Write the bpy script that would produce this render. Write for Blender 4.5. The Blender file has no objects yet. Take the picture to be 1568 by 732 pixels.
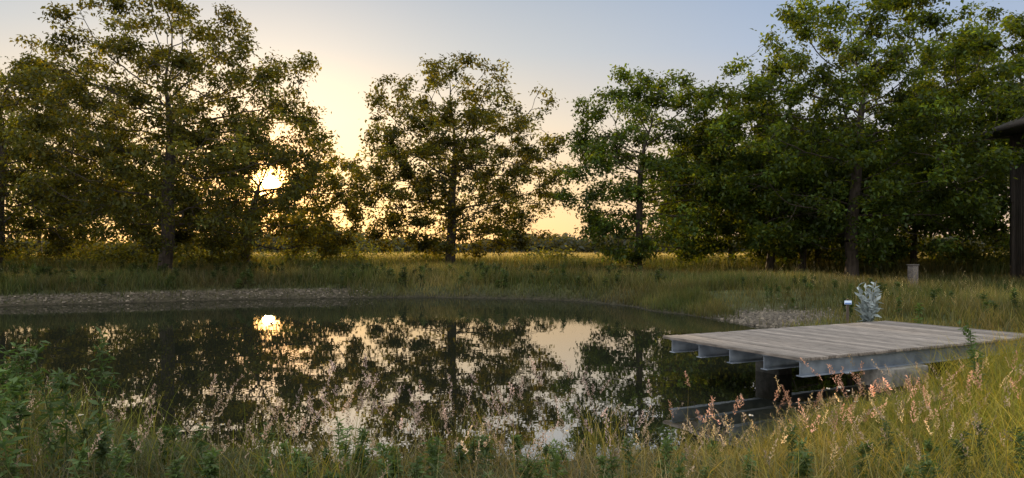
import bpy, math, numpy as np
from mathutils import Vector, noise
R=np.random.default_rng(7)
F=1120.0
S=np.array([-0.333,1.0,0.0929]); S/=np.linalg.norm(S)
SUN_EL=math.asin(S[2]); SUN_AZ=math.atan2(S[0],S[1])
scene=bpy.context.scene
def link(o): scene.collection.objects.link(o); return o
def empty(name,loc=(0,0,0),rz=0):
    e=bpy.data.objects.new(name,None); e.location=loc; e.rotation_euler=(0,0,rz); e.empty_display_size=0.3
    return link(e)
def qmesh(name,V,Q,mat,cols=None,parent=None,smooth=False):
    V=np.asarray(V,dtype=np.float32).reshape(-1,3); Q=np.asarray(Q,dtype=np.int32).reshape(-1,4)
    me=bpy.data.meshes.new(name)
    me.vertices.add(len(V)); me.vertices.foreach_set('co',V.ravel())
    me.loops.add(Q.size); me.loops.foreach_set('vertex_index',Q.ravel())
    me.polygons.add(len(Q)); me.polygons.foreach_set('loop_start',np.arange(0,Q.size,4,dtype=np.int32))
    me.update(calc_edges=True)
    if smooth: me.polygons.foreach_set('use_smooth',np.ones(len(Q),dtype=bool))
    if cols is not None:
        a=me.color_attributes.new('Col','FLOAT_COLOR','POINT')
        c=np.ones((len(V),4),dtype=np.float32); c[:,:3]=np.asarray(cols,dtype=np.float32).reshape(-1,3)
        a.data.foreach_set('color',c.ravel())
    me.materials.append(mat)
    o=bpy.data.objects.new(name,me); link(o)
    if parent is not None: o.parent=parent
    return o
class Acc:
    def __init__(s): s.V=[];s.Q=[];s.C=[];s.n=0
    def add(s,V,Q,C):
        V=V.reshape(-1,3); s.V.append(V); s.Q.append(Q.reshape(-1,4)+s.n); s.C.append(np.broadcast_to(C,V.shape) if np.ndim(C)==1 else C.reshape(-1,3)); s.n+=len(V)
    def obj(s,name,mat,parent=None,smooth=False):
        return qmesh(name,np.concatenate(s.V),np.concatenate(s.Q),mat,np.concatenate(s.C),parent,smooth)
# ---------- materials
def newmat(name):
    m=bpy.data.materials.new(name); m.use_nodes=True; nt=m.node_tree; nt.nodes.clear()
    out=nt.nodes.new('ShaderNodeOutputMaterial'); return m,nt,out
def foliage_mat(name,tr=0.45,tgain=(1.6,1.5,0.6),gloss=0.04):
    m,nt,out=newmat(name); N=nt.nodes.new; L=nt.links.new
    at=N('ShaderNodeAttribute'); at.attribute_name='Col'
    d=N('ShaderNodeBsdfDiffuse'); t=N('ShaderNodeBsdfTranslucent'); g=N('ShaderNodeBsdfGlossy'); g.inputs['Roughness'].default_value=.45
    mul=N('ShaderNodeMix'); mul.data_type='RGBA'; mul.blend_type='MULTIPLY'; mul.inputs['Factor'].default_value=1
    mul.inputs[7].default_value=(*tgain,1); L(at.outputs['Color'],mul.inputs[6])
    L(at.outputs['Color'],d.inputs['Color']); L(mul.outputs[2],t.inputs['Color'])
    mx=N('ShaderNodeMixShader'); mx.inputs[0].default_value=tr; L(d.outputs[0],mx.inputs[1]); L(t.outputs[0],mx.inputs[2])
    m2=N('ShaderNodeMixShader'); m2.inputs[0].default_value=gloss; L(mx.outputs[0],m2.inputs[1]); L(g.outputs[0],m2.inputs[2])
    L(m2.outputs[0],out.inputs['Surface']); return m
def noise_mat(name,c1,c2,scale=5,rough=.85,stretch=(1,1,1),bump=.3,metal=0,c3=None,obj=True,voro=False):
    m,nt,out=newmat(name); N=nt.nodes.new; L=nt.links.new
    tc=N('ShaderNodeTexCoord'); mp=N('ShaderNodeMapping'); mp.inputs['Scale'].default_value=stretch
    L(tc.outputs['Object'],mp.inputs[0]); n=N('ShaderNodeTexNoise'); n.inputs['Scale'].default_value=scale; n.inputs['Detail'].default_value=6
    L(mp.outputs[0],n.inputs['Vector']); cr=N('ShaderNodeValToRGB'); cr.color_ramp.elements[0].position=.35; cr.color_ramp.elements[1].position=.66
    cr.color_ramp.elements[0].color=(*c1,1); cr.color_ramp.elements[1].color=(*c2,1); L(n.outputs['Fac'],cr.inputs[0])
    p=N('ShaderNodeBsdfPrincipled'); p.inputs['Roughness'].default_value=rough; p.inputs['Metallic'].default_value=metal
    at=N('ShaderNodeAttribute'); at.attribute_name='Col'
    mul=N('ShaderNodeMix'); mul.data_type='RGBA'; mul.blend_type='MULTIPLY'; mul.inputs['Factor'].default_value=1
    L(cr.outputs[0],mul.inputs[6]); L(at.outputs['Color'],mul.inputs[7]); L(mul.outputs[2],p.inputs['Base Color'])
    b=N('ShaderNodeBump'); b.inputs['Strength'].default_value=bump; b.inputs['Distance'].default_value=.02; L(n.outputs['Fac'],b.inputs['Height']); L(b.outputs[0],p.inputs['Normal'])
    L(p.outputs[0],out.inputs['Surface']); return m
M_leaf=foliage_mat('leaf_foliage',.5,(2.8,1.95,.32),.015)
M_grass=foliage_mat('grass_blades',.45,(1.9,1.5,.5),.015)
M_weed=foliage_mat('weed_leaves',.4,(1.4,1.4,.6),.02)
M_seed=foliage_mat('seed_heads',.4,(1.3,1.15,.9),.02)
M_silver=foliage_mat('silver_leaves',.2,(1,1,1),.08)
M_bark=noise_mat('bark',(.025,.019,.014),(.065,.052,.04),4,.95,(3,3,.6),.8)
M_plank=noise_mat('weathered_wood',(.105,.092,.08),(.27,.242,.215),6,.8,(10,.8,4),.5)
M_steel=noise_mat('galvanised_steel',(.13,.16,.20),(.24,.28,.33),5,.45,(1,1,1),.1,.35)
M_conc=noise_mat('concrete',(.11,.11,.10),(.24,.23,.21),12,.9,(1,1,1),.4)
M_dark=noise_mat('dark_boards',(.03,.025,.022),(.07,.06,.052),5,.9,(6,6,.4),.5)
M_paint=noise_mat('sign_enamel',(.7,.75,.8),(.85,.87,.9),3,.4,(1,1,1),.0)
# ---------- pond outline
pond=np.array([(-9.5,10.6),(-6,8.7),(-3,7.1),(0,6.6),(2,7.0),(3.6,8.0),(4.7,9.0),(5.5,10.3),(5.9,11.5),(6.1,13),(6.2,15),(6.5,17),(6.8,18.6),(6.3,20.6),(5.3,22.5),(4.7,25),(3.5,28),(1,30.2),(-3,31.4),(-8,31),(-12,29.6),(-16,27.5),(-20,26),(-24,23),(-25,18),(-20,14),(-14,12)],float)
for _ in range(3):
    nx=np.roll(pond,-1,0); pond=np.stack([.75*pond+.25*nx,.25*pond+.75*nx],1).reshape(-1,2)
ang=np.arange(len(pond)); pond+=np.stack([np.sin(ang*.7)*.10+np.sin(ang*.31)*.12,np.cos(ang*.53)*.10],1)
def sdist(x,y):
    x=np.asarray(x,float).ravel(); y=np.asarray(y,float).ravel(); best=np.full(x.shape,1e9); ins=np.zeros(x.shape,bool)
    n=len(pond)
    for i in range(n):
        a=pond[i]; b=pond[(i+1)%n]; e=b-a; wx=x-a[0]; wy=y-a[1]
        t=np.clip((wx*e[0]+wy*e[1])/(e@e),0,1); best=np.minimum(best,(wx-t*e[0])**2+(wy-t*e[1])**2)
        c=((a[1]>y)!=(b[1]>y))
        if abs(e[1])>1e-9: ins^=c&(x<a[0]+(y-a[1])*e[0]/e[1])
    d=np.sqrt(best); return np.where(ins,-d,d)
def smoothn(x,y):
    return (np.sin(x*.9+np.sin(y*.6)*1.3)*np.cos(y*.8+np.sin(x*.5))+.5*np.sin(x*2.3+y*1.1)*np.cos(y*2.9-x*.7))
def height(x,y,sd=None):
    if sd is None: sd=sdist(x,y)
    x=np.asarray(x,float).ravel(); y=np.asarray(y,float).ravel()
    L=np.interp(y,[0,8,14,24,34,48,80],[.4,.42,.5,.6,.66,.95,1.0])
    g=np.exp(-(((x-8)/3)**2+((y-21)/4)**2)); tau=np.interp(y,[10,24],[.8,.7])+2.2*g
    h=np.where(sd<0,-.7*(1-np.exp(np.minimum(sd,0)/1.2)),L*(1-np.exp(-np.maximum(sd,0)/tau)))
    return h+.03*smoothn(x,y)*np.clip(sd/1.5,0,1)
def geo(a,b,n): return a*(b/a)**(np.arange(1,n+1)/n)
xs=np.concatenate([-geo(32,1600,30)[::-1],np.arange(-32,32.01,.28),geo(32,1600,30)])
ys=np.concatenate([-geo(2,300,14)[::-1],np.arange(-2,52,.26),geo(52,1800,34)])
X,Y=np.meshgrid(xs,ys); sd=sdist(X,Y); Z=height(X,Y,sd)
nx_,ny_=len(xs),len(ys); idx=np.arange(nx_*ny_).reshape(ny_,nx_)
Q=np.stack([idx[:-1,:-1],idx[:-1,1:],idx[1:,1:],idx[1:,:-1]],-1).reshape(-1,4)
def beachf(x,y): return np.clip(1.25*np.exp(-(((x-7.1)/1.5)**2+((y-20.2)/1.7)**2)),0,1)
shore=np.exp(-np.maximum(sd,0)/.4); beach=beachf(X.ravel(),Y.ravel())
fieldm=np.clip((Y.ravel()-44)/18,0,1)
m,nt,out=newmat('ground_soil_and_grass'); N=nt.nodes.new; Lk=nt.links.new
at=N('ShaderNodeAttribute'); at.attribute_name='Col'; sp=N('ShaderNodeSeparateColor'); Lk(at.outputs['Color'],sp.inputs[0])
tc=N('ShaderNodeTexCoord')
def ntex(sc,det=6):
    n=N('ShaderNodeTexNoise'); n.inputs['Scale'].default_value=sc; n.inputs['Detail'].default_value=det; Lk(tc.outputs['Object'],n.inputs['Vector']); return n
def ramp(src,a,b,p0=.35,p1=.65):
    r=N('ShaderNodeValToRGB'); r.color_ramp.elements[0].color=(*a,1); r.color_ramp.elements[1].color=(*b,1); r.color_ramp.elements[0].position=p0; r.color_ramp.elements[1].position=p1; Lk(src,r.inputs[0]); return r
def cmix(f,a,b):
    r=N('ShaderNodeMix'); r.data_type='RGBA'; Lk(f,r.inputs[0]); Lk(a,r.inputs[6]); Lk(b,r.inputs[7]); return r.outputs[2]
n1=ntex(1.4); n2=ntex(9)
vor=N('ShaderNodeTexVoronoi'); vor.inputs['Scale'].default_value=11; Lk(tc.outputs['Object'],vor.inputs['Vector'])
vs=N('ShaderNodeSeparateColor'); Lk(vor.outputs['Color'],vs.inputs[0])
green=ramp(n1.outputs['Fac'],(.025,.036,.012),(.065,.072,.026))
grav=ramp(vs.outputs[0],(.03,.025,.019),(.105,.088,.068),.1,.95)
mud=ramp(n2.outputs['Fac'],(.014,.013,.009),(.045,.038,.026))
straw=ramp(n1.outputs['Fac'],(.18,.17,.08),(.32,.28,.16))
c=cmix(sp.outputs[1],green.outputs[0],straw.outputs[0]); c=cmix(sp.outputs[0],c,mud.outputs[0]); c=cmix(sp.outputs[2],c,grav.outputs[0])
p=N('ShaderNodeBsdfPrincipled'); p.inputs['Roughness'].default_value=.95; p.inputs['Specular IOR Level'].default_value=.15; Lk(c,p.inputs['Base Color'])
b=N('ShaderNodeBump'); b.inputs['Strength'].default_value=.7; b.inputs['Distance'].default_value=.05; Lk(vor.outputs['Distance'],b.inputs['Height']); Lk(b.outputs[0],p.inputs['Normal'])
Lk(p.outputs[0],out.inputs['Surface'])
lb=np.exp(-(((sd-.4)/.28)**2))*((X.ravel()<-7)&(Y.ravel()>20))*.9
qmesh('ground',np.stack([X.ravel(),Y.ravel(),Z],1),Q,m,np.stack([shore,fieldm,np.clip(beach+lb,0,1)],1),smooth=True)
# gravel stones on the beach and along the far shore
R=np.random.default_rng(17); A1=Acc()
x=R.normal(7.1,1.1,1500); y=R.normal(20.2,1.2,1500); k=(sdist(x,y)>.02)&(R.random(1500)<beachf(x,y)+.1); x=x[k]; y=y[k]
x2=R.uniform(-26,-6,9000); y2=R.uniform(22,32,9000); s2=sdist(x2,y2); k=(s2>.05)&(s2<.65); x=np.concatenate([x,x2[k]]); y=np.concatenate([y,y2[k]])
n=len(x); z=height(x,y)
r=R.uniform(.02,.07,n); P=np.stack([x,y,z],1)
th=np.arange(6)*np.pi/3
ring=np.stack([np.cos(th),np.sin(th),0*th],1)[None]*r[:,None,None]*R.uniform(.7,1.3,(n,6,1))
low=P[:,None]+ring-np.array([0,0,.01]); top_=P[:,None]+ring*.6+np.array([0,0,1])*r[:,None,None]*.55
V=np.concatenate([low,top_],1); j=np.arange(6); q=np.concatenate([np.stack([j,(j+1)%6,(j+1)%6+6,j+6],1),np.array([[6,7,8,9],[6,9,10,11]])])
A1.add(V,q[None]+(np.arange(n)*12)[:,None,None],np.repeat(np.exp(R.normal(0,.35,n))[:,None]*np.array([[.48,.42,.34]]),12,0))
A1.obj('shore_gravel',M_conc)
R=np.random.default_rng(7)
# ---------- water
m,nt,out=newmat('pond_water'); N=nt.nodes.new; Lk=nt.links.new
tc=N('ShaderNodeTexCoord'); mp=N('ShaderNodeMapping'); mp.inputs['Scale'].default_value=(1,1.6,1); Lk(tc.outputs['Object'],mp.inputs[0])
n=N('ShaderNodeTexNoise'); n.inputs['Scale'].default_value=1.3; n.inputs['Detail'].default_value=3; Lk(mp.outputs[0],n.inputs['Vector'])
b=N('ShaderNodeBump'); b.inputs['Strength'].default_value=.045; b.inputs['Distance'].default_value=.02; Lk(n.outputs['Fac'],b.inputs['Height'])
fr=N('ShaderNodeFresnel'); fr.inputs['IOR'].default_value=12.0; Lk(b.outputs[0],fr.inputs['Normal'])
g=N('ShaderNodeBsdfGlossy'); g.inputs['Roughness'].default_value=.005; g.inputs['Color'].default_value=(1,.99,.97,1); Lk(b.outputs[0],g.inputs['Normal'])
d=N('ShaderNodeBsdfDiffuse'); d.inputs['Color'].default_value=(.012,.014,.009,1)
mx=N('ShaderNodeMixShader'); Lk(fr.outputs[0],mx.inputs[0]); Lk(d.outputs[0],mx.inputs[1]); Lk(g.outputs[0],mx.inputs[2]); Lk(mx.outputs[0],out.inputs['Surface'])
gx=np.linspace(-27,9,20); gy=np.linspace(5.5,33,20); GX,GY=np.meshgrid(gx,gy); i2=np.arange(400).reshape(20,20)
qmesh('pond_water',np.stack([GX.ravel(),GY.ravel(),0*GX.ravel()],1),np.stack([i2[:-1,:-1],i2[:-1,1:],i2[1:,1:],i2[1:,:-1]],-1),m)
# ---------- foliage helpers
def suncull(P,rad=.28):
    keep=np.ones(len(P),bool); u=R.random(len(P))
    for z0 in (2.0,-2.0):
        C=np.array([0,0,z0]); w=P-C; t=w@S; d=np.linalg.norm(w-t[:,None]*S,axis=1)/np.clip(t/34,.3,2)
        keep&=~((t>15)&(u<np.exp(-(np.maximum(d-rad,0)/.6)**2)*1.02))
    return keep
def leafquads(P,L,W,pitch=(-.35,.55),az=None):
    n=len(P); a=R.uniform(0,2*np.pi,n) if az is None else az; pt=R.normal(pitch[0],pitch[1],n)
    d=np.stack([np.cos(a)*np.cos(pt),np.sin(a)*np.cos(pt),np.sin(pt)],1)
    up=R.normal(0,.55,(n,3))+np.array([0,0,1.0]); s=np.cross(d,up); s/=np.linalg.norm(s,axis=1)[:,None]+1e-9
    nn=np.cross(s,d); L=L[:,None]; W=W[:,None]
    V=np.stack([P,P+d*L*.45+s*W*.5+nn*W*.15,P+d*L-nn*L*.08,P+d*L*.45-s*W*.5+nn*W*.15],1)
    return V,np.arange(4*n).reshape(n,4)
def varcol(n,base,var=.25,yel=.0):
    k=np.exp(R.normal(0,var,n))[:,None]; c=np.array(base)[None,:]*k
    if yel>0:
        y=(R.random(n)**3*yel)[:,None]; c=c*(1-y)+c*np.array([2.2,1.5,.7])*y
    return c
def frames(D):
    ref=np.where(np.abs(D[:,2:3])>.9,np.array([[1.,0,0]]),np.array([[0,0,1.]])); a=np.cross(D,ref); a/=np.linalg.norm(a,axis=1)[:,None]+1e-9
    return a,np.cross(D,a)
def tubes(A,B,ra,rb,k=6):
    D=B-A; D=D/(np.linalg.norm(D,axis=1)[:,None]+1e-9); u,v=frames(D); th=np.arange(k)*2*np.pi/k
    c=np.cos(th)[None,:,None]; s=np.sin(th)[None,:,None]
    ring=u[:,None]*c+v[:,None]*s
    V=np.concatenate([A[:,None]+ring*ra[:,None,None],B[:,None]+ring*rb[:,None,None]],1)
    n=len(A); j=np.arange(k); q=np.stack([j,(j+1)%k,(j+1)%k+k,j+k],1)
    return V,(q[None]+(np.arange(n)*2*k)[:,None,None])
def grow(att,trunk,step=.35,kill=.5,maxit=110):
    nodes=[np.array(p,float) for p in trunk]; par=[-1]+list(range(len(trunk)-1)); kids=[1]*len(trunk)
    NA=np.array(nodes); start=max(1,int(len(trunk)*.3)); 
    D=np.linalg.norm(att[:,None]-NA[None,start:],axis=2); ni=D.argmin(1)+start; nd=D.min(1)
    for it in range(maxit):
        if len(att)==0: break
        sums=np.zeros((len(nodes),3)); NA=np.array(nodes)
        dv=(att-NA[ni])/nd[:,None]; np.add.at(sums,ni,dv); act=np.unique(ni)
        new=[];npar=[]
        for a in act:
            if kids[a]>=4: continue
            v=sums[a]; l=np.linalg.norm(v)
            if l<1e-6: continue
            v=v/l+R.normal(0,.13,3)+np.array([0,0,.12])
            if par[a]>=0:
                pd=NA[a]-NA[par[a]]; v=v+.35*pd/(np.linalg.norm(pd)+1e-9)
            v/=np.linalg.norm(v); new.append(NA[a]+v*step); npar.append(a); kids[a]+=1
        if not new: break
        base=len(nodes); nodes+=new; par+=npar; kids+=[0]*len(new)
        ND=np.linalg.norm(att[:,None]-np.array(new)[None],axis=2); j=ND.argmin(1); m_=ND.min(1)
        up=m_<nd; ni=np.where(up,j+base,ni); nd=np.where(up,m_,nd)
        k=nd>kill; att=att[k]; ni=ni[k]; nd=nd[k]
    return np.array(nodes),np.array(par)
def make_tree(name,bx,by,ctr,rad,rdown,lean=0,trunk_h=2.2,trunk_r=.28,natt=1500,nleaf=50000,leafL=.2,col=(.05,.07,.02),seed=1,gap=.10,sp=.25,yel=.5,power=2.2,leadf=.35):
    global R
    R=np.random.default_rng(seed)
    bz=float(height([bx],[by])[0])-.1
    pts=[]; off=Vector((seed*13.1,seed*7.7,3.3))
    while len(pts)<natt:
        v=R.normal(0,1,3); v/=np.linalg.norm(v); r=R.random()**(1/power)
        lump=1+.16*noise.noise(Vector(v)*2.2+off)+.10*noise.noise(Vector(v)*5+off)
        p=v*r*lump; q=np.array([p[0]*rad[0],p[1]*rad[1],p[2]*(rad[2] if p[2]>0 else rdown)])
        w=np.array([ctr[0],ctr[1],ctr[2]])+q
        if w[2]<bz+.9: continue
        if noise.noise(Vector(w)*.6+off)<-gap and R.random()<.85: continue
        pts.append(w)
    att=np.array(pts)
    nT=max(4,int(trunk_h/.35)); tr=[]
    for i in range(nT+1):
        t=i/nT; tr.append((bx+lean*t*trunk_h+.06*math.sin(t*4+seed),by+.05*math.sin(t*5+seed*2),bz+t*trunk_h))
    lead=(ctr[2]+rad[2]*leadf)-(bz+trunk_h); nl=int(lead/.35)
    for i in range(1,nl): 
        t=i/nl; tr.append((tr[nT][0]*(1-t)+(ctr[0]*.6+bx*.4)*t+.12*math.sin(t*6+seed)*t,by+.12*math.sin(t*5+seed)*t,bz+trunk_h+t*lead))
    P,par=grow(att,tr)
    n=len(P); w=np.zeros(n); kids=np.zeros(n,int)
    for i in range(1,n): kids[par[i]]+=1
    w[kids==0]=1
    depth=np.zeros(n)
    for i in range(n-1,0,-1):
        w[par[i]]+=w[i]; depth[par[i]]=max(depth[par[i]],depth[i]+1)
    r=w**(1/1.85); r=r/r[0]*trunk_r; r=np.maximum(r,.011)
    flare=np.exp(-np.maximum(P[:,2]-bz,0)/.35); r=r*(1+.45*flare*(r>.5*trunk_r))
    A=P[par[1:]]; B=P[1:]; ra=np.minimum(r[par[1:]],r[1:]*1.35); 
    e=empty(name,(bx,by,bz)); o=np.array([bx,by,bz])
    V,Qq=tubes(A-o,B-o,ra,r[1:],6)
    qmesh('trunk_and_limbs',V,Qq,M_bark,np.ones((V.reshape(-1,3).shape[0],3)),e,True)
    lp=np.where((depth<=2)&(np.arange(n)>nT+2))[0]
    wgt=np.exp(R.normal(0,.7,len(lp))); wgt/=wgt.sum()
    sel=R.choice(lp,nleaf,p=wgt); PP=P[sel]+R.normal(0,1,(nleaf,3))*np.array([sp,sp,sp*.65])
    kp=suncull(PP)&(PP[:,2]>bz+.5); PP=PP[kp]; sel=sel[kp]
    k=len(PP); L=leafL*R.uniform(.6,1.3,k)
    V,Qq=leafquads(PP-o,L,L*R.uniform(.4,.6,k))
    cl=np.exp(R.normal(0,.35,n))[sel][:,None]
    C=varcol(k,col,.25,yel)*cl; C=np.repeat(C,4,0)
    qmesh('foliage',V,Qq,M_leaf,C,e)
    return e
G=(.044,.056,.014); G2=(.038,.070,.016)
make_tree('walnut_tree',-16.1,34,(-15.8,34,6.9),(7.2,6.0,7.2),5.0,.02,2.6,.3,2000,66000,.2,G,11)
make_tree('walnut_tree',-4.0,48,(-3.7,48,7.0),(7.3,6.5,7.4),6.0,0,2.2,.34,1600,46000,.25,G,22)
make_tree('walnut_tree',6.2,36,(6.6,36,5.5),(4.3,3.8,5.7),4.8,.03,1.6,.2,1100,35000,.2,G2,33)
make_tree('walnut_tree',15.3,33,(16.3,33.5,6.6),(7.4,5.5,7.5),5.6,.0,1.9,.27,2000,86000,.21,G2,44)
make_tree('walnut_tree',-27.5,39,(-27,39,6.8),(6.5,5.5,6.2),5.4,.02,2.6,.3,1200,40000,.23,G,55,yel=.6)
make_tree('walnut_tree',-15.6,43,(-14.5,43,4.7),(6.8,4.5,4.2),3.8,.0,2.0,.25,1000,24000,.24,(.055,.068,.015),66,yel=.9)
make_tree('walnut_tree',13.4,38.5,(12.8,39,5.4),(5.0,4,4.4),4.0,.25,1.8,.2,900,36000,.24,G2,77)
make_tree('walnut_tree',15.0,38,(16.5,40,5.5),(4.6,4,3.8),3.4,.08,2.0,.17,600,18000,.24,G2,88)
make_tree('walnut_tree',27.0,38,(26.3,38,7.2),(6.4,5,7.0),5.6,.0,2.2,.28,1300,54000,.23,G2,99)
# ---------- background tree mass
def clumps(acc,cx,cy,cz,rx,ry,rz,ncl,nlf,L,col,sp=.5,yel=.4):
    v=R.normal(0,1,(ncl,3)); v/=np.linalg.norm(v,axis=1)[:,None]; r=R.random(ncl)**(1/2.6)
    c=np.array([cx,cy,cz])+v*r[:,None]*np.array([rx,ry,rz])
    P=np.repeat(c,nlf,0)+R.normal(0,sp,(ncl*nlf,3))*np.array([1,1,.7]); P=P[suncull(P)]
    P=P[P[:,2]>.9]; k=len(P); l=L*R.uniform(.6,1.3,k)
    V,Qq=leafquads(P,l,l*.5); acc.add(V,Qq,np.repeat(varcol(k,col,.3,yel),4,0))
R=np.random.default_rng(5)
A1=Acc(); T1=Acc()
def bgtree(x,y,top,rx,col,dens=1.0):
    h=top; cz=(h+2.0)/2+.4
    clumps(A1,x,y,cz,rx,rx*.8,(h-1.6)/2,int(110*dens),28,.36,col)
    V,Qq=tubes(np.array([[x,y,.6]]),np.array([[x+R.uniform(-.3,.3),y,h*.7]]),np.array([.22]),np.array([.06]),7); T1.add(V,Qq,np.ones(3))
for x,y,t,rx in [(-36,46,10,5),(-31,50,8,4.5),(-42,44,12,5),(-26,52,7,3.5),(-22,58,5.5,3.2),(-34,58,9,5),(-48,52,11,6),(-29,62,7,4.5),(-40,62,10,6),(-18.5,62,5,3.2)]:
    bgtree(x,y,t,rx,(.052,.068,.015),.85)
for x,y,t,rx in [(20,46,9.5,4.5),(25,48,9.5,5),(31,45,11,5.5),(36,50,12,6),(15,50,9.5,4.5),(21,56,9.5,5),(28,58,10,5.5),(40,44,13,6),(11.0,48,8.5,3.0),(33,38,11,4.5),(23,42,7,3.5),(18,43,6,3.2)]:
    bgtree(x,y,t,rx,(.036,.062,.016),1.2)
e=empty('background_trees'); A1.obj('foliage',M_leaf,e); T1.obj('trunks',M_bark,e,True)
# understory bushes
A1=Acc()
for i in range(46):
    x=R.uniform(-46,-11); y=R.uniform(40,54)+(-x-11)*.1; 
    clumps(A1,x,y,1.4,1.6,1.3,R.uniform(.5,1.2),18,30,.24,(.05,.066,.018),.35,.6)
for i in range(40):
    x=R.uniform(14.5,40); y=R.uniform(40,47); clumps(A1,x,y,1.5,1.6,1.3,R.uniform(.6,1.6),18,30,.24,(.045,.066,.018),.35,.3)
for x,y,rx,rz in [(-10.5,60,2.2,1.8),(-12.5,56,2,2.2),(-6,54,1.6,.6),(2.2,60,1.8,.7),(3.4,52,1.2,.7),(8.5,50,2.2,.7),(12,47,1.8,.6)]:
    clumps(A1,x,y,1.4,rx,1.5,rz,22,30,.26,(.05,.068,.02),.35,.4)
A1.obj('hedgerow_bushes',M_leaf)
# distant treeline
A1=Acc(); n=60000; x=R.uniform(-260,260,n); y=300+R.uniform(-12,25,n)
top=7.0+1.6*np.sin(x*.045)+1.0*np.sin(x*.13+1)+.7*np.sin(x*.37)+.5*np.sin(x*.9)+.4*np.sin(x*2.3)+5*np.exp(-((x+72)/14)**2)
z=.3+(top-.3)*R.random(n)**.9; P=np.stack([x,y,z],1); l=R.uniform(1.2,2.6,n)*np.where(z<4,1.5,.9); V,Qq=leafquads(P,l,l*.6)
A1.add(V,Qq,np.repeat(varcol(n,(.055,.066,.055),.12),4,0)); A1.obj('distant_treeline',M_leaf)  # leaf colour greyed and blued, distance haze painted in
# ---------- grass
def blades(acc,x,y,h,w,lean,c0,c1,k=3,zoff=-.02,z=None):
    n=len(x); z=height(x,y)+zoff if z is None else z; a=R.uniform(0,2*np.pi,n); la=R.uniform(0,2*np.pi,n)
    t=np.linspace(0,1,k+1); lv=np.stack([np.cos(la)*lean*h,np.sin(la)*lean*h],1)
    V=np.zeros((n,k+1,2,3)); wd=(w[:,None]*(1-t[None]**1.6*.93))/2
    for s,sg in enumerate((-1,1)):
        V[:,:,s,0]=x[:,None]+lv[:,0:1]*t**2+sg*np.cos(a)[:,None]*wd
        V[:,:,s,1]=y[:,None]+lv[:,1:2]*t**2+sg*np.sin(a)[:,None]*wd
        V[:,:,s,2]=z[:,None]+h[:,None]*t*(1-.3*(lean[:,None]*t)**2)
    base=(np.arange(n)*(2*(k+1)))[:,None,None]; j=np.arange(k)[:,None]*2+np.array([[0,1,3,2]]); Qq=base+j[None]
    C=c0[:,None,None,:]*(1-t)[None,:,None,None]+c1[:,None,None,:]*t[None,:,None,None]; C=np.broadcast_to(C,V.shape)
    acc.add(V,Qq,np.ascontiguousarray(C)); return V[:,-1].mean(1)
def scatter(n,x0,x1,y0,y1,smin=.15,smax=99,dens=None):
    x=R.uniform(x0,x1,n); y=R.uniform(y0,y1,n); sd=sdist(x,y); k=(sd>smin)&(sd<smax)
    dx=x-3.57; dy=y-9.01; u=dx*.887+dy*.4617; v=-dx*.4617+dy*.887; k&=~((u>-.1)&(u<5.4)&(v>-.1)&(v<2.8))
    k&=~((beachf(x,y)>R.random(n)*.9+.1))
    k&=~((x<-7)&(y>20)&(sd<.6)&(R.random(n)<.8))
    if dens is not None: k&=(R.random(n)<dens(x,y))
    return x[k],y[k]
def patch(x,y,s=1.0): return .5+.35*smoothn(x*s+3,y*s-2)
def gcols(x,y,ga=(.05,.084,.02),gb=(.19,.155,.07),bias=0):
    m_=np.clip(patch(x,y,.8)*.7-.05+bias+R.normal(0,.22,len(x)),0,1)[:,None]; k=np.exp(R.normal(0,.22,len(x))+.35*smoothn(x*.45-5,y*.7+1))[:,None]
    return (np.array(ga)*(1-m_)+np.array(gb)*m_)*k
A1=Acc()
x,y=scatter(160000,-30,14,26,42,.02,9,lambda x,y:np.where(y>36,.6,1.0)); h=R.uniform(.2,.66,len(x))*(.65+.7*patch(x,y,.7)); sdv=sdist(x,y); h*=np.clip(.4+sdv/2.2,0,1)
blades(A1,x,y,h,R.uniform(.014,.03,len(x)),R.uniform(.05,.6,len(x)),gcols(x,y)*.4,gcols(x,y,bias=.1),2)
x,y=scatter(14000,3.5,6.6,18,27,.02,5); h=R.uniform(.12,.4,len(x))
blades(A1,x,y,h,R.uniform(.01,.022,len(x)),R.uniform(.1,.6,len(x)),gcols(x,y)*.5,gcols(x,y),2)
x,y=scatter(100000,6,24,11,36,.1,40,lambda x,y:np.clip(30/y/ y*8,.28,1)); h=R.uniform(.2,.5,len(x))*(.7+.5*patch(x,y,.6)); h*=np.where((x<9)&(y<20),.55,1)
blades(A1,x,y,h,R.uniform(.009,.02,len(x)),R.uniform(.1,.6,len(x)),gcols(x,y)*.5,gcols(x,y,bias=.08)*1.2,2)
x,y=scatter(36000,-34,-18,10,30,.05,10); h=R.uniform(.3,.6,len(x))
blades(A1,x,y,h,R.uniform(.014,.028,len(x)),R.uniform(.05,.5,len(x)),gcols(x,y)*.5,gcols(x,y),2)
A1.obj('bank_grass',M_grass)
A1=Acc()
n=110000; y=38+R.random(n)**1.6*110; x=R.uniform(-1,1,n)*(y*.85+4); h=R.uniform(.3,.85,n)*(.75+.5*patch(x,y,.3))
far=np.clip((y-48)/34,0,1)
c=gcols(x,y,(.05,.08,.024),(.16,.135,.055),-.05)*(1-far[:,None])+gcols(x,y,(.17,.165,.07),(.35,.30,.16),.35)*far[:,None]; blades(A1,x,y,h,R.uniform(.03,.06,n)*(y/50),R.uniform(.05,.4,n),c*.6,c,2); A1.obj('straw_field',M_grass)
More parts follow.
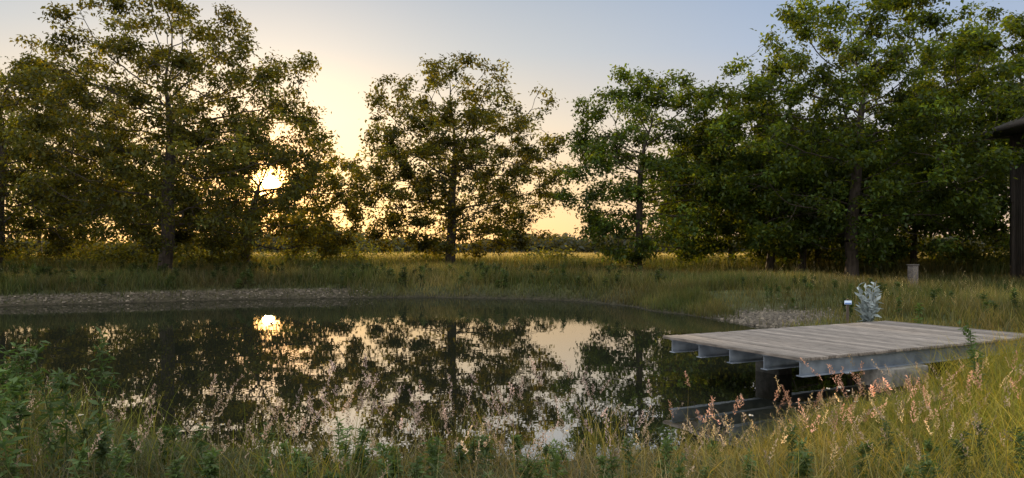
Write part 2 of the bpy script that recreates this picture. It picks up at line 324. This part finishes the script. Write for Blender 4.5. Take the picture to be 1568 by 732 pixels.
# foreground grass
def shoreh(x,y):
    s=sdist(x,y); f=np.clip(.22+s/3.4+np.clip((x-1.8)/2,0,1)+np.clip((-x-3.4)/2,0,1),.2,1)
    return f*np.where((x>1.8)&(x<5.4)&(y>6.0),np.where(x>4.9,.75,.6),1)
A1=Acc()
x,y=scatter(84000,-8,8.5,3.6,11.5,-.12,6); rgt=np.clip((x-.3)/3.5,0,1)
h=R.uniform(.06,.48,len(x))*(.55+.85*patch(x,y,1.5)); h*=1+.25*rgt; h*=shoreh(x,y)
c=gcols(x,y,(.07,.10,.035),(.34,.28,.18),.0); c=c*(1-rgt[:,None])+rgt[:,None]*c*np.array([2.1,1.9,.7])  # sunlight painted into the blade colour, warmer and brighter to the right
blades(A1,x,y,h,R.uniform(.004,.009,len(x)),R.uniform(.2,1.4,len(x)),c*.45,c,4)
x,y=scatter(9000,1.5,5,6.8,9.2,-.15,.8); n=len(x); c=gcols(x,y,(.10,.15,.03),(.3,.26,.12),.0); blades(A1,x,y,R.uniform(.1,.36,n),R.uniform(.004,.009,n),R.uniform(.2,1.2,n),c*.5,c,3)
for (cx,cy,n,hh,sp) in [(5.6,7.6,900,.6,.5),(4.2,6.2,500,.5,.5),(4.4,8.3,350,.34,.3),(6.6,8.2,900,.75,.5),(3.0,6.6,350,.35,.4),(1.4,5.0,200,.5,.4),(-1.2,4.9,220,.5,.4),(-4.8,7.2,500,.6,.6),(7.4,9.3,700,.7,.5),(-3.2,5.3,300,.5,.4),(3.75,8.25,300,.42,.16),(-.3,6.2,90,.6,.16),(.75,6.1,70,.55,.14),(-2.1,6.3,60,.5,.14)]:
    x=cx+R.normal(0,sp,n); y=cy+R.normal(0,sp*.6,n); k=sdist(x,y)>-.25; x=x[k];y=y[k]; n=len(x)
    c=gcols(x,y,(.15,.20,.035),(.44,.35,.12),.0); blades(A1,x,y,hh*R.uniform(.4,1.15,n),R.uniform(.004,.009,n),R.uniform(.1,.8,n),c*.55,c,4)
A1.obj('foreground_grass',M_grass)
# seed heads
A1=Acc(); A2=Acc()
def seeds(n,x0,x1,y0,y1,h0,h1,plen=.12,prad=.014,col=(.36,.27,.2),nq=34,sc=False):
    x,y=scatter(n,x0,x1,y0,y1,.0,8); n=len(x)
    h=h0+(h1-h0)*R.random(n)**1.7; lean=R.uniform(.03,.6,n); c=gcols(x,y,(.12,.13,.05),(.3,.25,.13),.2)
    if sc: h=h*shoreh(x,y)
    tip=blades(A1,x,y,h,np.full(n,.004),lean,c,c,4)
    pl=plen*R.uniform(.5,1.3,n)
    P=np.repeat(tip,nq,0); t=np.tile(np.linspace(-.1,1,nq),n); rr=np.repeat(pl,nq)
    rad=prad*np.sin(np.clip(t+.12,0,1)*np.pi*.93+.1)*R.uniform(.3,1.3,n*nq)*np.repeat(R.uniform(.5,1.2,n),nq); a=R.uniform(0,6.283,n*nq)
    bend=np.repeat(R.normal(0,.4,(n,2)),nq,0)
    P=P+np.stack([np.cos(a)*rad+bend[:,0]*t*rr,np.sin(a)*rad+bend[:,1]*t*rr,t*rr],1)
    L=R.uniform(.010,.022,n*nq); V,Qq=leafquads(P,L,L*.42,(.9,.4),a)
    cc=np.repeat(varcol(n,col,.35),nq,0)*np.exp(R.normal(0,.15,n*nq))[:,None]; A2.add(V,Qq,np.repeat(cc,4,0))
seeds(420,-6.5,7,4.2,6.2,.3,.75,.1,.012,(.36,.28,.2),30,True)
seeds(26,-4.2,.4,4.3,5.4,.42,.72,.16,.018,(.42,.31,.24),60)
seeds(250,1,7,4.6,8.6,.35,.75,.11,.012,(.56,.42,.23),34,True)
seeds(60,1.3,4.5,5.0,6.8,.4,.7,.14,.018,(.58,.34,.24),50)
seeds(70,-1.5,.9,4.7,6.2,.4,.8,.12,.016,(.40,.31,.28),44)
seeds(1500,-26,12,27,38,.5,.95,.2,.035,(.32,.26,.14),12)
seeds(900,8,20,15,33,.4,.8,.16,.03,(.40,.32,.16),14)
e=empty('flowering_grasses'); A1.obj('stems',M_grass,e); A2.obj('seed_heads',M_seed,e)
# leafy weeds
def weeds(name,n,x0,x1,y0,y1,h0,h1,lf=.1,col=(.05,.085,.025),nlv=46,smin=-.1,rs=1.0):
    a1=Acc(); x,y=scatter(n,x0,x1,y0,y1,smin,8); n=len(x); h=R.uniform(h0,h1,n); lean=R.uniform(.0,.25,n)
    z=height(x,y); la=R.uniform(0,6.28,n); top=np.stack([x+np.cos(la)*lean*h,y+np.sin(la)*lean*h,z+h],1); bot=np.stack([x,y,z-.03],1)
    c=varcol(n,col,.25); V,Qq=tubes(bot,top,np.full(n,.006*rs),np.full(n,.0025*rs),5); a1.add(V,Qq,np.repeat(c*1.2,10,0))
    P=[];AZ=[];SZ=[];I=[]
    for i in range(n):
        nb=R.integers(3,8); 
        t=np.sort(R.uniform(.12,1,nlv)); az=np.arange(nlv)*2.4+R.uniform(0,6); p=bot[i]+(top[i]-bot[i])*t[:,None]
        P.append(p);AZ.append(az);SZ.append(lf*(1.15-.65*t)*R.uniform(.7,1.3,nlv));I.append(np.full(nlv,i))
        for b_ in range(nb):
            tb=R.uniform(.45,.9); bp=bot[i]+(top[i]-bot[i])*tb; aa=R.uniform(0,6.28); ln=(1-tb*.6)*h[i]*R.uniform(.2,.45)
            be=bp+np.array([math.cos(aa)*ln*.6,math.sin(aa)*ln*.6,ln]); V,Qq=tubes(bp[None],be[None],np.array([.003]),np.array([.0015]),4); a1.add(V,Qq,c[i])
            m_=14; t2=R.uniform(.2,1,m_); P.append(bp+(be-bp)*t2[:,None]);AZ.append(np.arange(m_)*2.4);SZ.append(lf*.6*R.uniform(.5,1.2,m_));I.append(np.full(m_,i))
    P=np.concatenate(P);AZ=np.concatenate(AZ);SZ=np.concatenate(SZ);I=np.concatenate(I)
    V,Qq=leafquads(P,SZ,SZ*.3,(.15,.4),AZ); a1.add(V,Qq,np.repeat(c[I]*np.exp(R.normal(0,.2,len(I)))[:,None],4,0))
    return a1.obj(name,M_weed),top
weeds('tall_weeds',40,-5.6,-3.0,4.3,6.3,.6,1.15,.13,(.06,.10,.03))
weeds('tall_weeds',60,-4.5,0,4.4,5.6,.15,.42,.09,(.07,.11,.038))
weeds('tall_weeds',50,0,4.5,4.4,5.6,.15,.4,.08,(.075,.115,.038))
weeds('tall_weeds',26,5.3,7.6,6.6,9.0,.5,1.0,.12,(.06,.10,.028))
weeds('tall_weeds',50,-9,-4.5,6.5,9.5,.4,.8,.13,(.06,.10,.03))
weeds('bank_herbs',420,-26,6,28,36,.3,.85,.2,(.045,.065,.02),30,.6,2)
weeds('bank_herbs',160,8,20,14,34,.25,.6,.14,(.05,.08,.022),26,1.5,2)
# white flowers
A1=Acc(); A2=Acc()
pts=[(3.1,6.8),(3.2,6.9),(3.0,7.0),(-2.1,5.4),(-2.4,5.5),(-1.1,5.3),(1.9,5.9),(-3.3,5.5),(.4,5.2),(-4.2,5.9),(3.3,7.2)]
x=np.array([q[0] for q in pts]);y=np.array([q[1] for q in pts]); tips=blades(A1,x,y,R.uniform(.3,.5,len(x)),np.full(len(x),.005),R.uniform(.05,.2,len(x)),np.tile([.08,.12,.03],(len(x),1)),np.tile([.08,.12,.03],(len(x),1)),4)
for tp in tips:
    n=12; a=np.arange(n)*2*np.pi/n; V,Qq=leafquads(np.repeat(tp[None],n,0),np.full(n,.022),np.full(n,.011),(.25,.2),a); A2.add(V,Qq,np.array([.8,.8,.76]))
    V,Qq=leafquads(np.repeat(tp[None]+[0,0,.004],6,0),np.full(6,.009),np.full(6,.009),(.2,.1),a[::2]); A2.add(V,Qq,np.array([.6,.42,.05]))
e=empty('daisy_flowers'); A1.obj('stems',M_grass,e); A2.obj('petals',M_seed,e)
# ---------- boxes
def boxes(B):
    Vs=[];Qs=[];q=np.array([[0,3,2,1],[4,5,6,7],[0,1,5,4],[1,2,6,5],[2,3,7,6],[3,0,4,7]])
    for i,bx in enumerate(B):
        x0,x1,y0,y1,z0,z1=bx[:6]; V=np.array([[x0,y0,z0],[x1,y0,z0],[x1,y1,z0],[x0,y1,z0],[x0,y0,z1],[x1,y0,z1],[x1,y1,z1],[x0,y1,z1]],float)
        Vs.append(V);Qs.append(q+8*i)
    return np.concatenate(Vs),np.concatenate(Qs)
def boxobj(name,B,mat,parent,cols=None,bev=.004):
    V,Qq=boxes(B); C=np.ones((len(V),3)) if cols is None else np.repeat(np.array(cols),8,0)
    o=qmesh(name,V,Qq,mat,C,parent)
    if bev: md=o.modifiers.new('bevel','BEVEL'); md.width=bev; md.segments=2
    return o
# ---------- deck
dk=empty('wooden_deck',(3.57,9.01,0),math.radians(27.5)); Ld,Wd,zt=5.3,2.65,.68
B=[];C=[];xx=0.0
while xx<Ld:
    w=.138; j=R.uniform(-.015,.015,2); dz=R.uniform(-.003,.003)
    B.append((xx,xx+w,-.03+j[0],Wd+j[1],zt-.042+dz,zt+dz)); g_=R.uniform(.6,1.2); C.append((g_*1.0,g_*.975,g_*.94)); xx+=w+.010
boxobj('deck_planks',B,M_plank,dk,C,.006)
B=[]
for yy in (.06,.66,1.28,1.9,2.5):
    zb=zt-.045; x0=.03 if yy<.1 else .05
    B+= [(x0,Ld-.05,yy-.055,yy+.055,zb-.012,zb-.001),(x0,Ld-.05,yy-.055,yy+.055,zb-.2,zb-.186),(x0,Ld-.05,yy-.005,yy+.005,zb-.186,zb-.012)]
boxobj('steel_beams',B,M_steel,dk,None,.002)
boxobj('concrete_footing',[(1.45,2.35,-.10,.25,.19,.434),(1.6,2.2,-.02,.22,-.4,.188),(1.9,2.2,2.1,2.6,-.5,.434),(4.7,5.1,0,2.6,.1,.434)],M_conc,dk,[(1,1,1),(.3,.3,.28),(.22,.22,.2),(.5,.5,.5)],.012)
# ---------- silver plant
R=np.random.default_rng(3)
e=empty('silver_thistle_plant',(7.28,15.0,float(height([7.28],[15.0])[0])))
A1=Acc()
for i in range(11):
    a=R.uniform(0,6.28); l=R.uniform(.45,.95); r=R.uniform(.05,.36); b0=np.zeros(3); b1=np.array([math.cos(a)*r,math.sin(a)*r,l])
    V,Qq=tubes(b0[None],b1[None],np.array([.016]),np.array([.007]),6); A1.add(V,Qq,np.array([.3,.34,.33]))
    n=13; t=np.linspace(.2,1,n); P=b1*t[:,None]; L=R.uniform(.13,.24,n)*(1.2-.4*t); V,Qq=leafquads(P,L,L*.5,(.6,.35)); A1.add(V,Qq,np.repeat(varcol(n,(.25,.30,.30),.25),4,0))
A1.obj('leaves_and_stems',M_silver,e)
# ---------- plant label sign
gz=float(height([7.8],[17.0])[0]); e=empty('plant_label_sign',(7.8,17.0,gz),math.radians(-8))
boxobj('post',[(-.025,.025,-.025,.025,-.2,.62)],M_bark,e,[(2,2,2)])
boxobj('label_plate',[(-.08,.08,-.04,-.028,.49,.58)],M_paint,e,[(.75,.9,1.1)],.003)
boxobj('label_band',[(-.07,.07,-.044,-.041,.5,.525)],M_paint,e,[(.08,.2,.55)],0)
# ---------- post
gz=float(height([14.8],[27.0])[0]); e=empty('wooden_post',(14.8,27.0,gz),.3)
boxobj('post',[(-.13,.13,-.13,.13,-.3,.84)],M_plank,e,[(.5,.5,.5)],.02); boxobj('post_cap',[(-.15,.15,-.15,.15,.842,.88)],M_plank,e,[(.4,.4,.4)],.01)
# ---------- tower
gz=float(height([21.5],[29.0])[0]); e=empty('wooden_tower',(23.2,29.6,gz),math.radians(-6))
hw=1.75; B=[];C=[]
for sx in (-hw,hw):
    for sy in (-hw,hw): B.append((sx-.12,sx+.12,sy-.12,sy+.12,-.2,6.4)); C.append((1,1,1))
for i in range(24):
    xx=-hw+.14+i*.137; g_=R.uniform(.7,1.3)
    if 9<=i<=14:
        B.append((xx,xx+.13,-hw-.03,-hw,.1,4.3)); C.append((g_,)*3); B.append((xx,xx+.13,-hw-.03,-hw,5.4,6.3)); C.append((g_,)*3)
    else: B.append((xx,xx+.13,-hw-.03,-hw,.1,6.3)); C.append((g_,)*3)
    B.append((-hw-.03,-hw,-hw+.14+i*.137,-hw+.27+i*.137,.1,6.3)); C.append((g_,)*3)
    B.append((hw,hw+.03,-hw+.14+i*.137,-hw+.27+i*.137,.1,6.3)); C.append((g_,)*3)
    B.append((xx,xx+.13,hw,hw+.03,.1,6.3)); C.append((g_,)*3)
boxobj('posts_and_boards',B,M_dark,e,C,0)
boxobj('window_frame',[(-.55,.42,-hw-.06,-hw-.035,4.25,4.33),(-.55,.42,-hw-.06,-hw-.035,5.37,5.45),(-.55,-.47,-hw-.058,-hw-.033,4.33,5.37),(.34,.42,-hw-.058,-hw-.033,4.33,5.37)],M_dark,e,None,0)
rw=2.9
V=np.array([[-rw,-rw,6.35],[rw,-rw,6.35],[rw,rw,6.35],[-rw,rw,6.35],[-rw,-rw,6.5],[rw,-rw,6.5],[rw,rw,6.5],[-rw,rw,6.5],[-.15,-.15,7.7],[.15,-.15,7.7],[.15,.15,7.7],[-.15,.15,7.7]])
Qq=np.array([[0,3,2,1],[0,1,5,4],[1,2,6,5],[2,3,7,6],[3,0,4,7],[4,5,9,8],[5,6,10,9],[6,7,11,10],[7,4,8,11],[8,9,10,11]])
qmesh('roof',V,Qq,M_dark,np.ones((12,3)),e)
# ---------- world
w=bpy.data.worlds.new('World'); scene.world=w; w.use_nodes=True; nt=w.node_tree; nt.nodes.clear(); N=nt.nodes.new; Lk=nt.links.new
out=N('ShaderNodeOutputWorld'); sky=N('ShaderNodeTexSky'); sky.sky_type='NISHITA'; sky.sun_disc=False; sky.sun_elevation=SUN_EL; sky.sun_rotation=SUN_AZ; sky.dust_density=1.0; sky.air_density=1.0; sky.ozone_density=2.0
bg=N('ShaderNodeBackground'); bg.inputs[1].default_value=.03; Lk(sky.outputs[0],bg.inputs[0])
tc=N('ShaderNodeTexCoord'); dot=N('ShaderNodeVectorMath'); dot.operation='DOT_PRODUCT'; Lk(tc.outputs['Generated'],dot.inputs[0]); dot.inputs[1].default_value=S
sxyz=N('ShaderNodeSeparateXYZ'); Lk(tc.outputs['Generated'],sxyz.inputs[0])
def mth(op,a,b=None):
    n=N('ShaderNodeMath'); n.operation=op
    for i,v in enumerate((a,b)):
        if v is None: continue
        if isinstance(v,(int,float)): n.inputs[i].default_value=v
        else: Lk(v,n.inputs[i])
    return n.outputs[0]
def wramp(src,stops):
    r=N('ShaderNodeValToRGB'); el=r.color_ramp.elements
    while len(el)<len(stops): el.new(.5)
    for e_,(p_,c_) in zip(el,stops): e_.position=p_; e_.color=(*c_,1)
    Lk(src,r.inputs[0]); return r.outputs[0]
dc=mth('MAXIMUM',dot.outputs['Value'],0.0)
zz=sxyz.outputs[2]
near=wramp(zz,[(0,(1.0,.60,.28)),(.09,(1.0,.67,.36)),(.17,(.82,.66,.48)),(.26,(.54,.54,.53)),(.36,(.38,.43,.50))])
farr=wramp(zz,[(0,(.84,.56,.38)),(.09,(.72,.56,.46)),(.17,(.52,.52,.56)),(.26,(.38,.45,.59)),(.36,(.29,.38,.54))])
mm=N('ShaderNodeMix'); mm.data_type='RGBA'; mr=N('ShaderNodeMapRange'); mr.inputs[1].default_value=.72; mr.inputs[2].default_value=.985; mr.interpolation_type='SMOOTHSTEP'; Lk(dot.outputs['Value'],mr.inputs[0])
Lk(mr.outputs[0],mm.inputs[0]); Lk(farr,mm.inputs[6]); Lk(near,mm.inputs[7])
sh=bg.outputs[0]
def addbg(col,st):
    global sh
    e=N('ShaderNodeBackground')
    if isinstance(col,tuple): e.inputs[0].default_value=(*col,1)
    else: Lk(col,e.inputs[0])
    if isinstance(st,(int,float)): e.inputs[1].default_value=st
    else: Lk(st,e.inputs[1])
    a=N('ShaderNodeAddShader'); Lk(sh,a.inputs[0]); Lk(e.outputs[0],a.inputs[1]); sh=a.outputs[0]
addbg(mm.outputs[2],1.0)
mz=N('ShaderNodeMapRange'); mz.interpolation_type='SMOOTHSTEP'; mz.inputs[1].default_value=.36; mz.inputs[2].default_value=.85; Lk(zz,mz.inputs[0])
addbg((1.0,.94,.84),mth('MULTIPLY',mz.outputs[0],1.5))  # added overhead fill above the frame, lifts the ambient light
mb=N('ShaderNodeMapRange'); mb.interpolation_type='SMOOTHSTEP'; mb.inputs[1].default_value=.0; mb.inputs[2].default_value=-.7; Lk(sxyz.outputs[1],mb.inputs[0])
addbg((1.0,.90,.78),mth('MULTIPLY',mb.outputs[0],mth('MULTIPLY',mth('GREATER_THAN',zz,0.0),.85)))  # added fill from the unseen sky behind the camera
addbg((1,.60,.22),mth('MULTIPLY',mth('POWER',dc,60.0),.4))
addbg((1,.33,.04),mth('MULTIPLY',mth('POWER',dc,500.0),1.8))
addbg((1,.50,.12),mth('MULTIPLY',mth('POWER',dc,8000.0),14.0))
addbg((1,.80,.50),mth('MULTIPLY',mth('GREATER_THAN',dc,math.cos(math.radians(.42))),80))
Lk(sh,out.inputs['Surface'])
sl=bpy.data.lights.new('sun','SUN'); sl.energy=5.0; sl.angle=math.radians(.5); sl.color=(1,.70,.36)
so=link(bpy.data.objects.new('sun',sl)); so.rotation_euler=Vector(S).to_track_quat('Z','Y').to_euler(); so.location=(-30,90,20)
scene.view_settings.view_transform='Standard'; scene.view_settings.look='None'; scene.view_settings.exposure=0
cd=bpy.data.cameras.new('camera'); cd.sensor_width=36; cd.lens=36*F/1568; cd.shift_y=18/1568; cd.clip_end=6000; cd.clip_start=.05
co=link(bpy.data.objects.new('camera',cd)); co.location=(0,0,2.0); co.rotation_euler=(math.radians(90),0,0); scene.camera=co
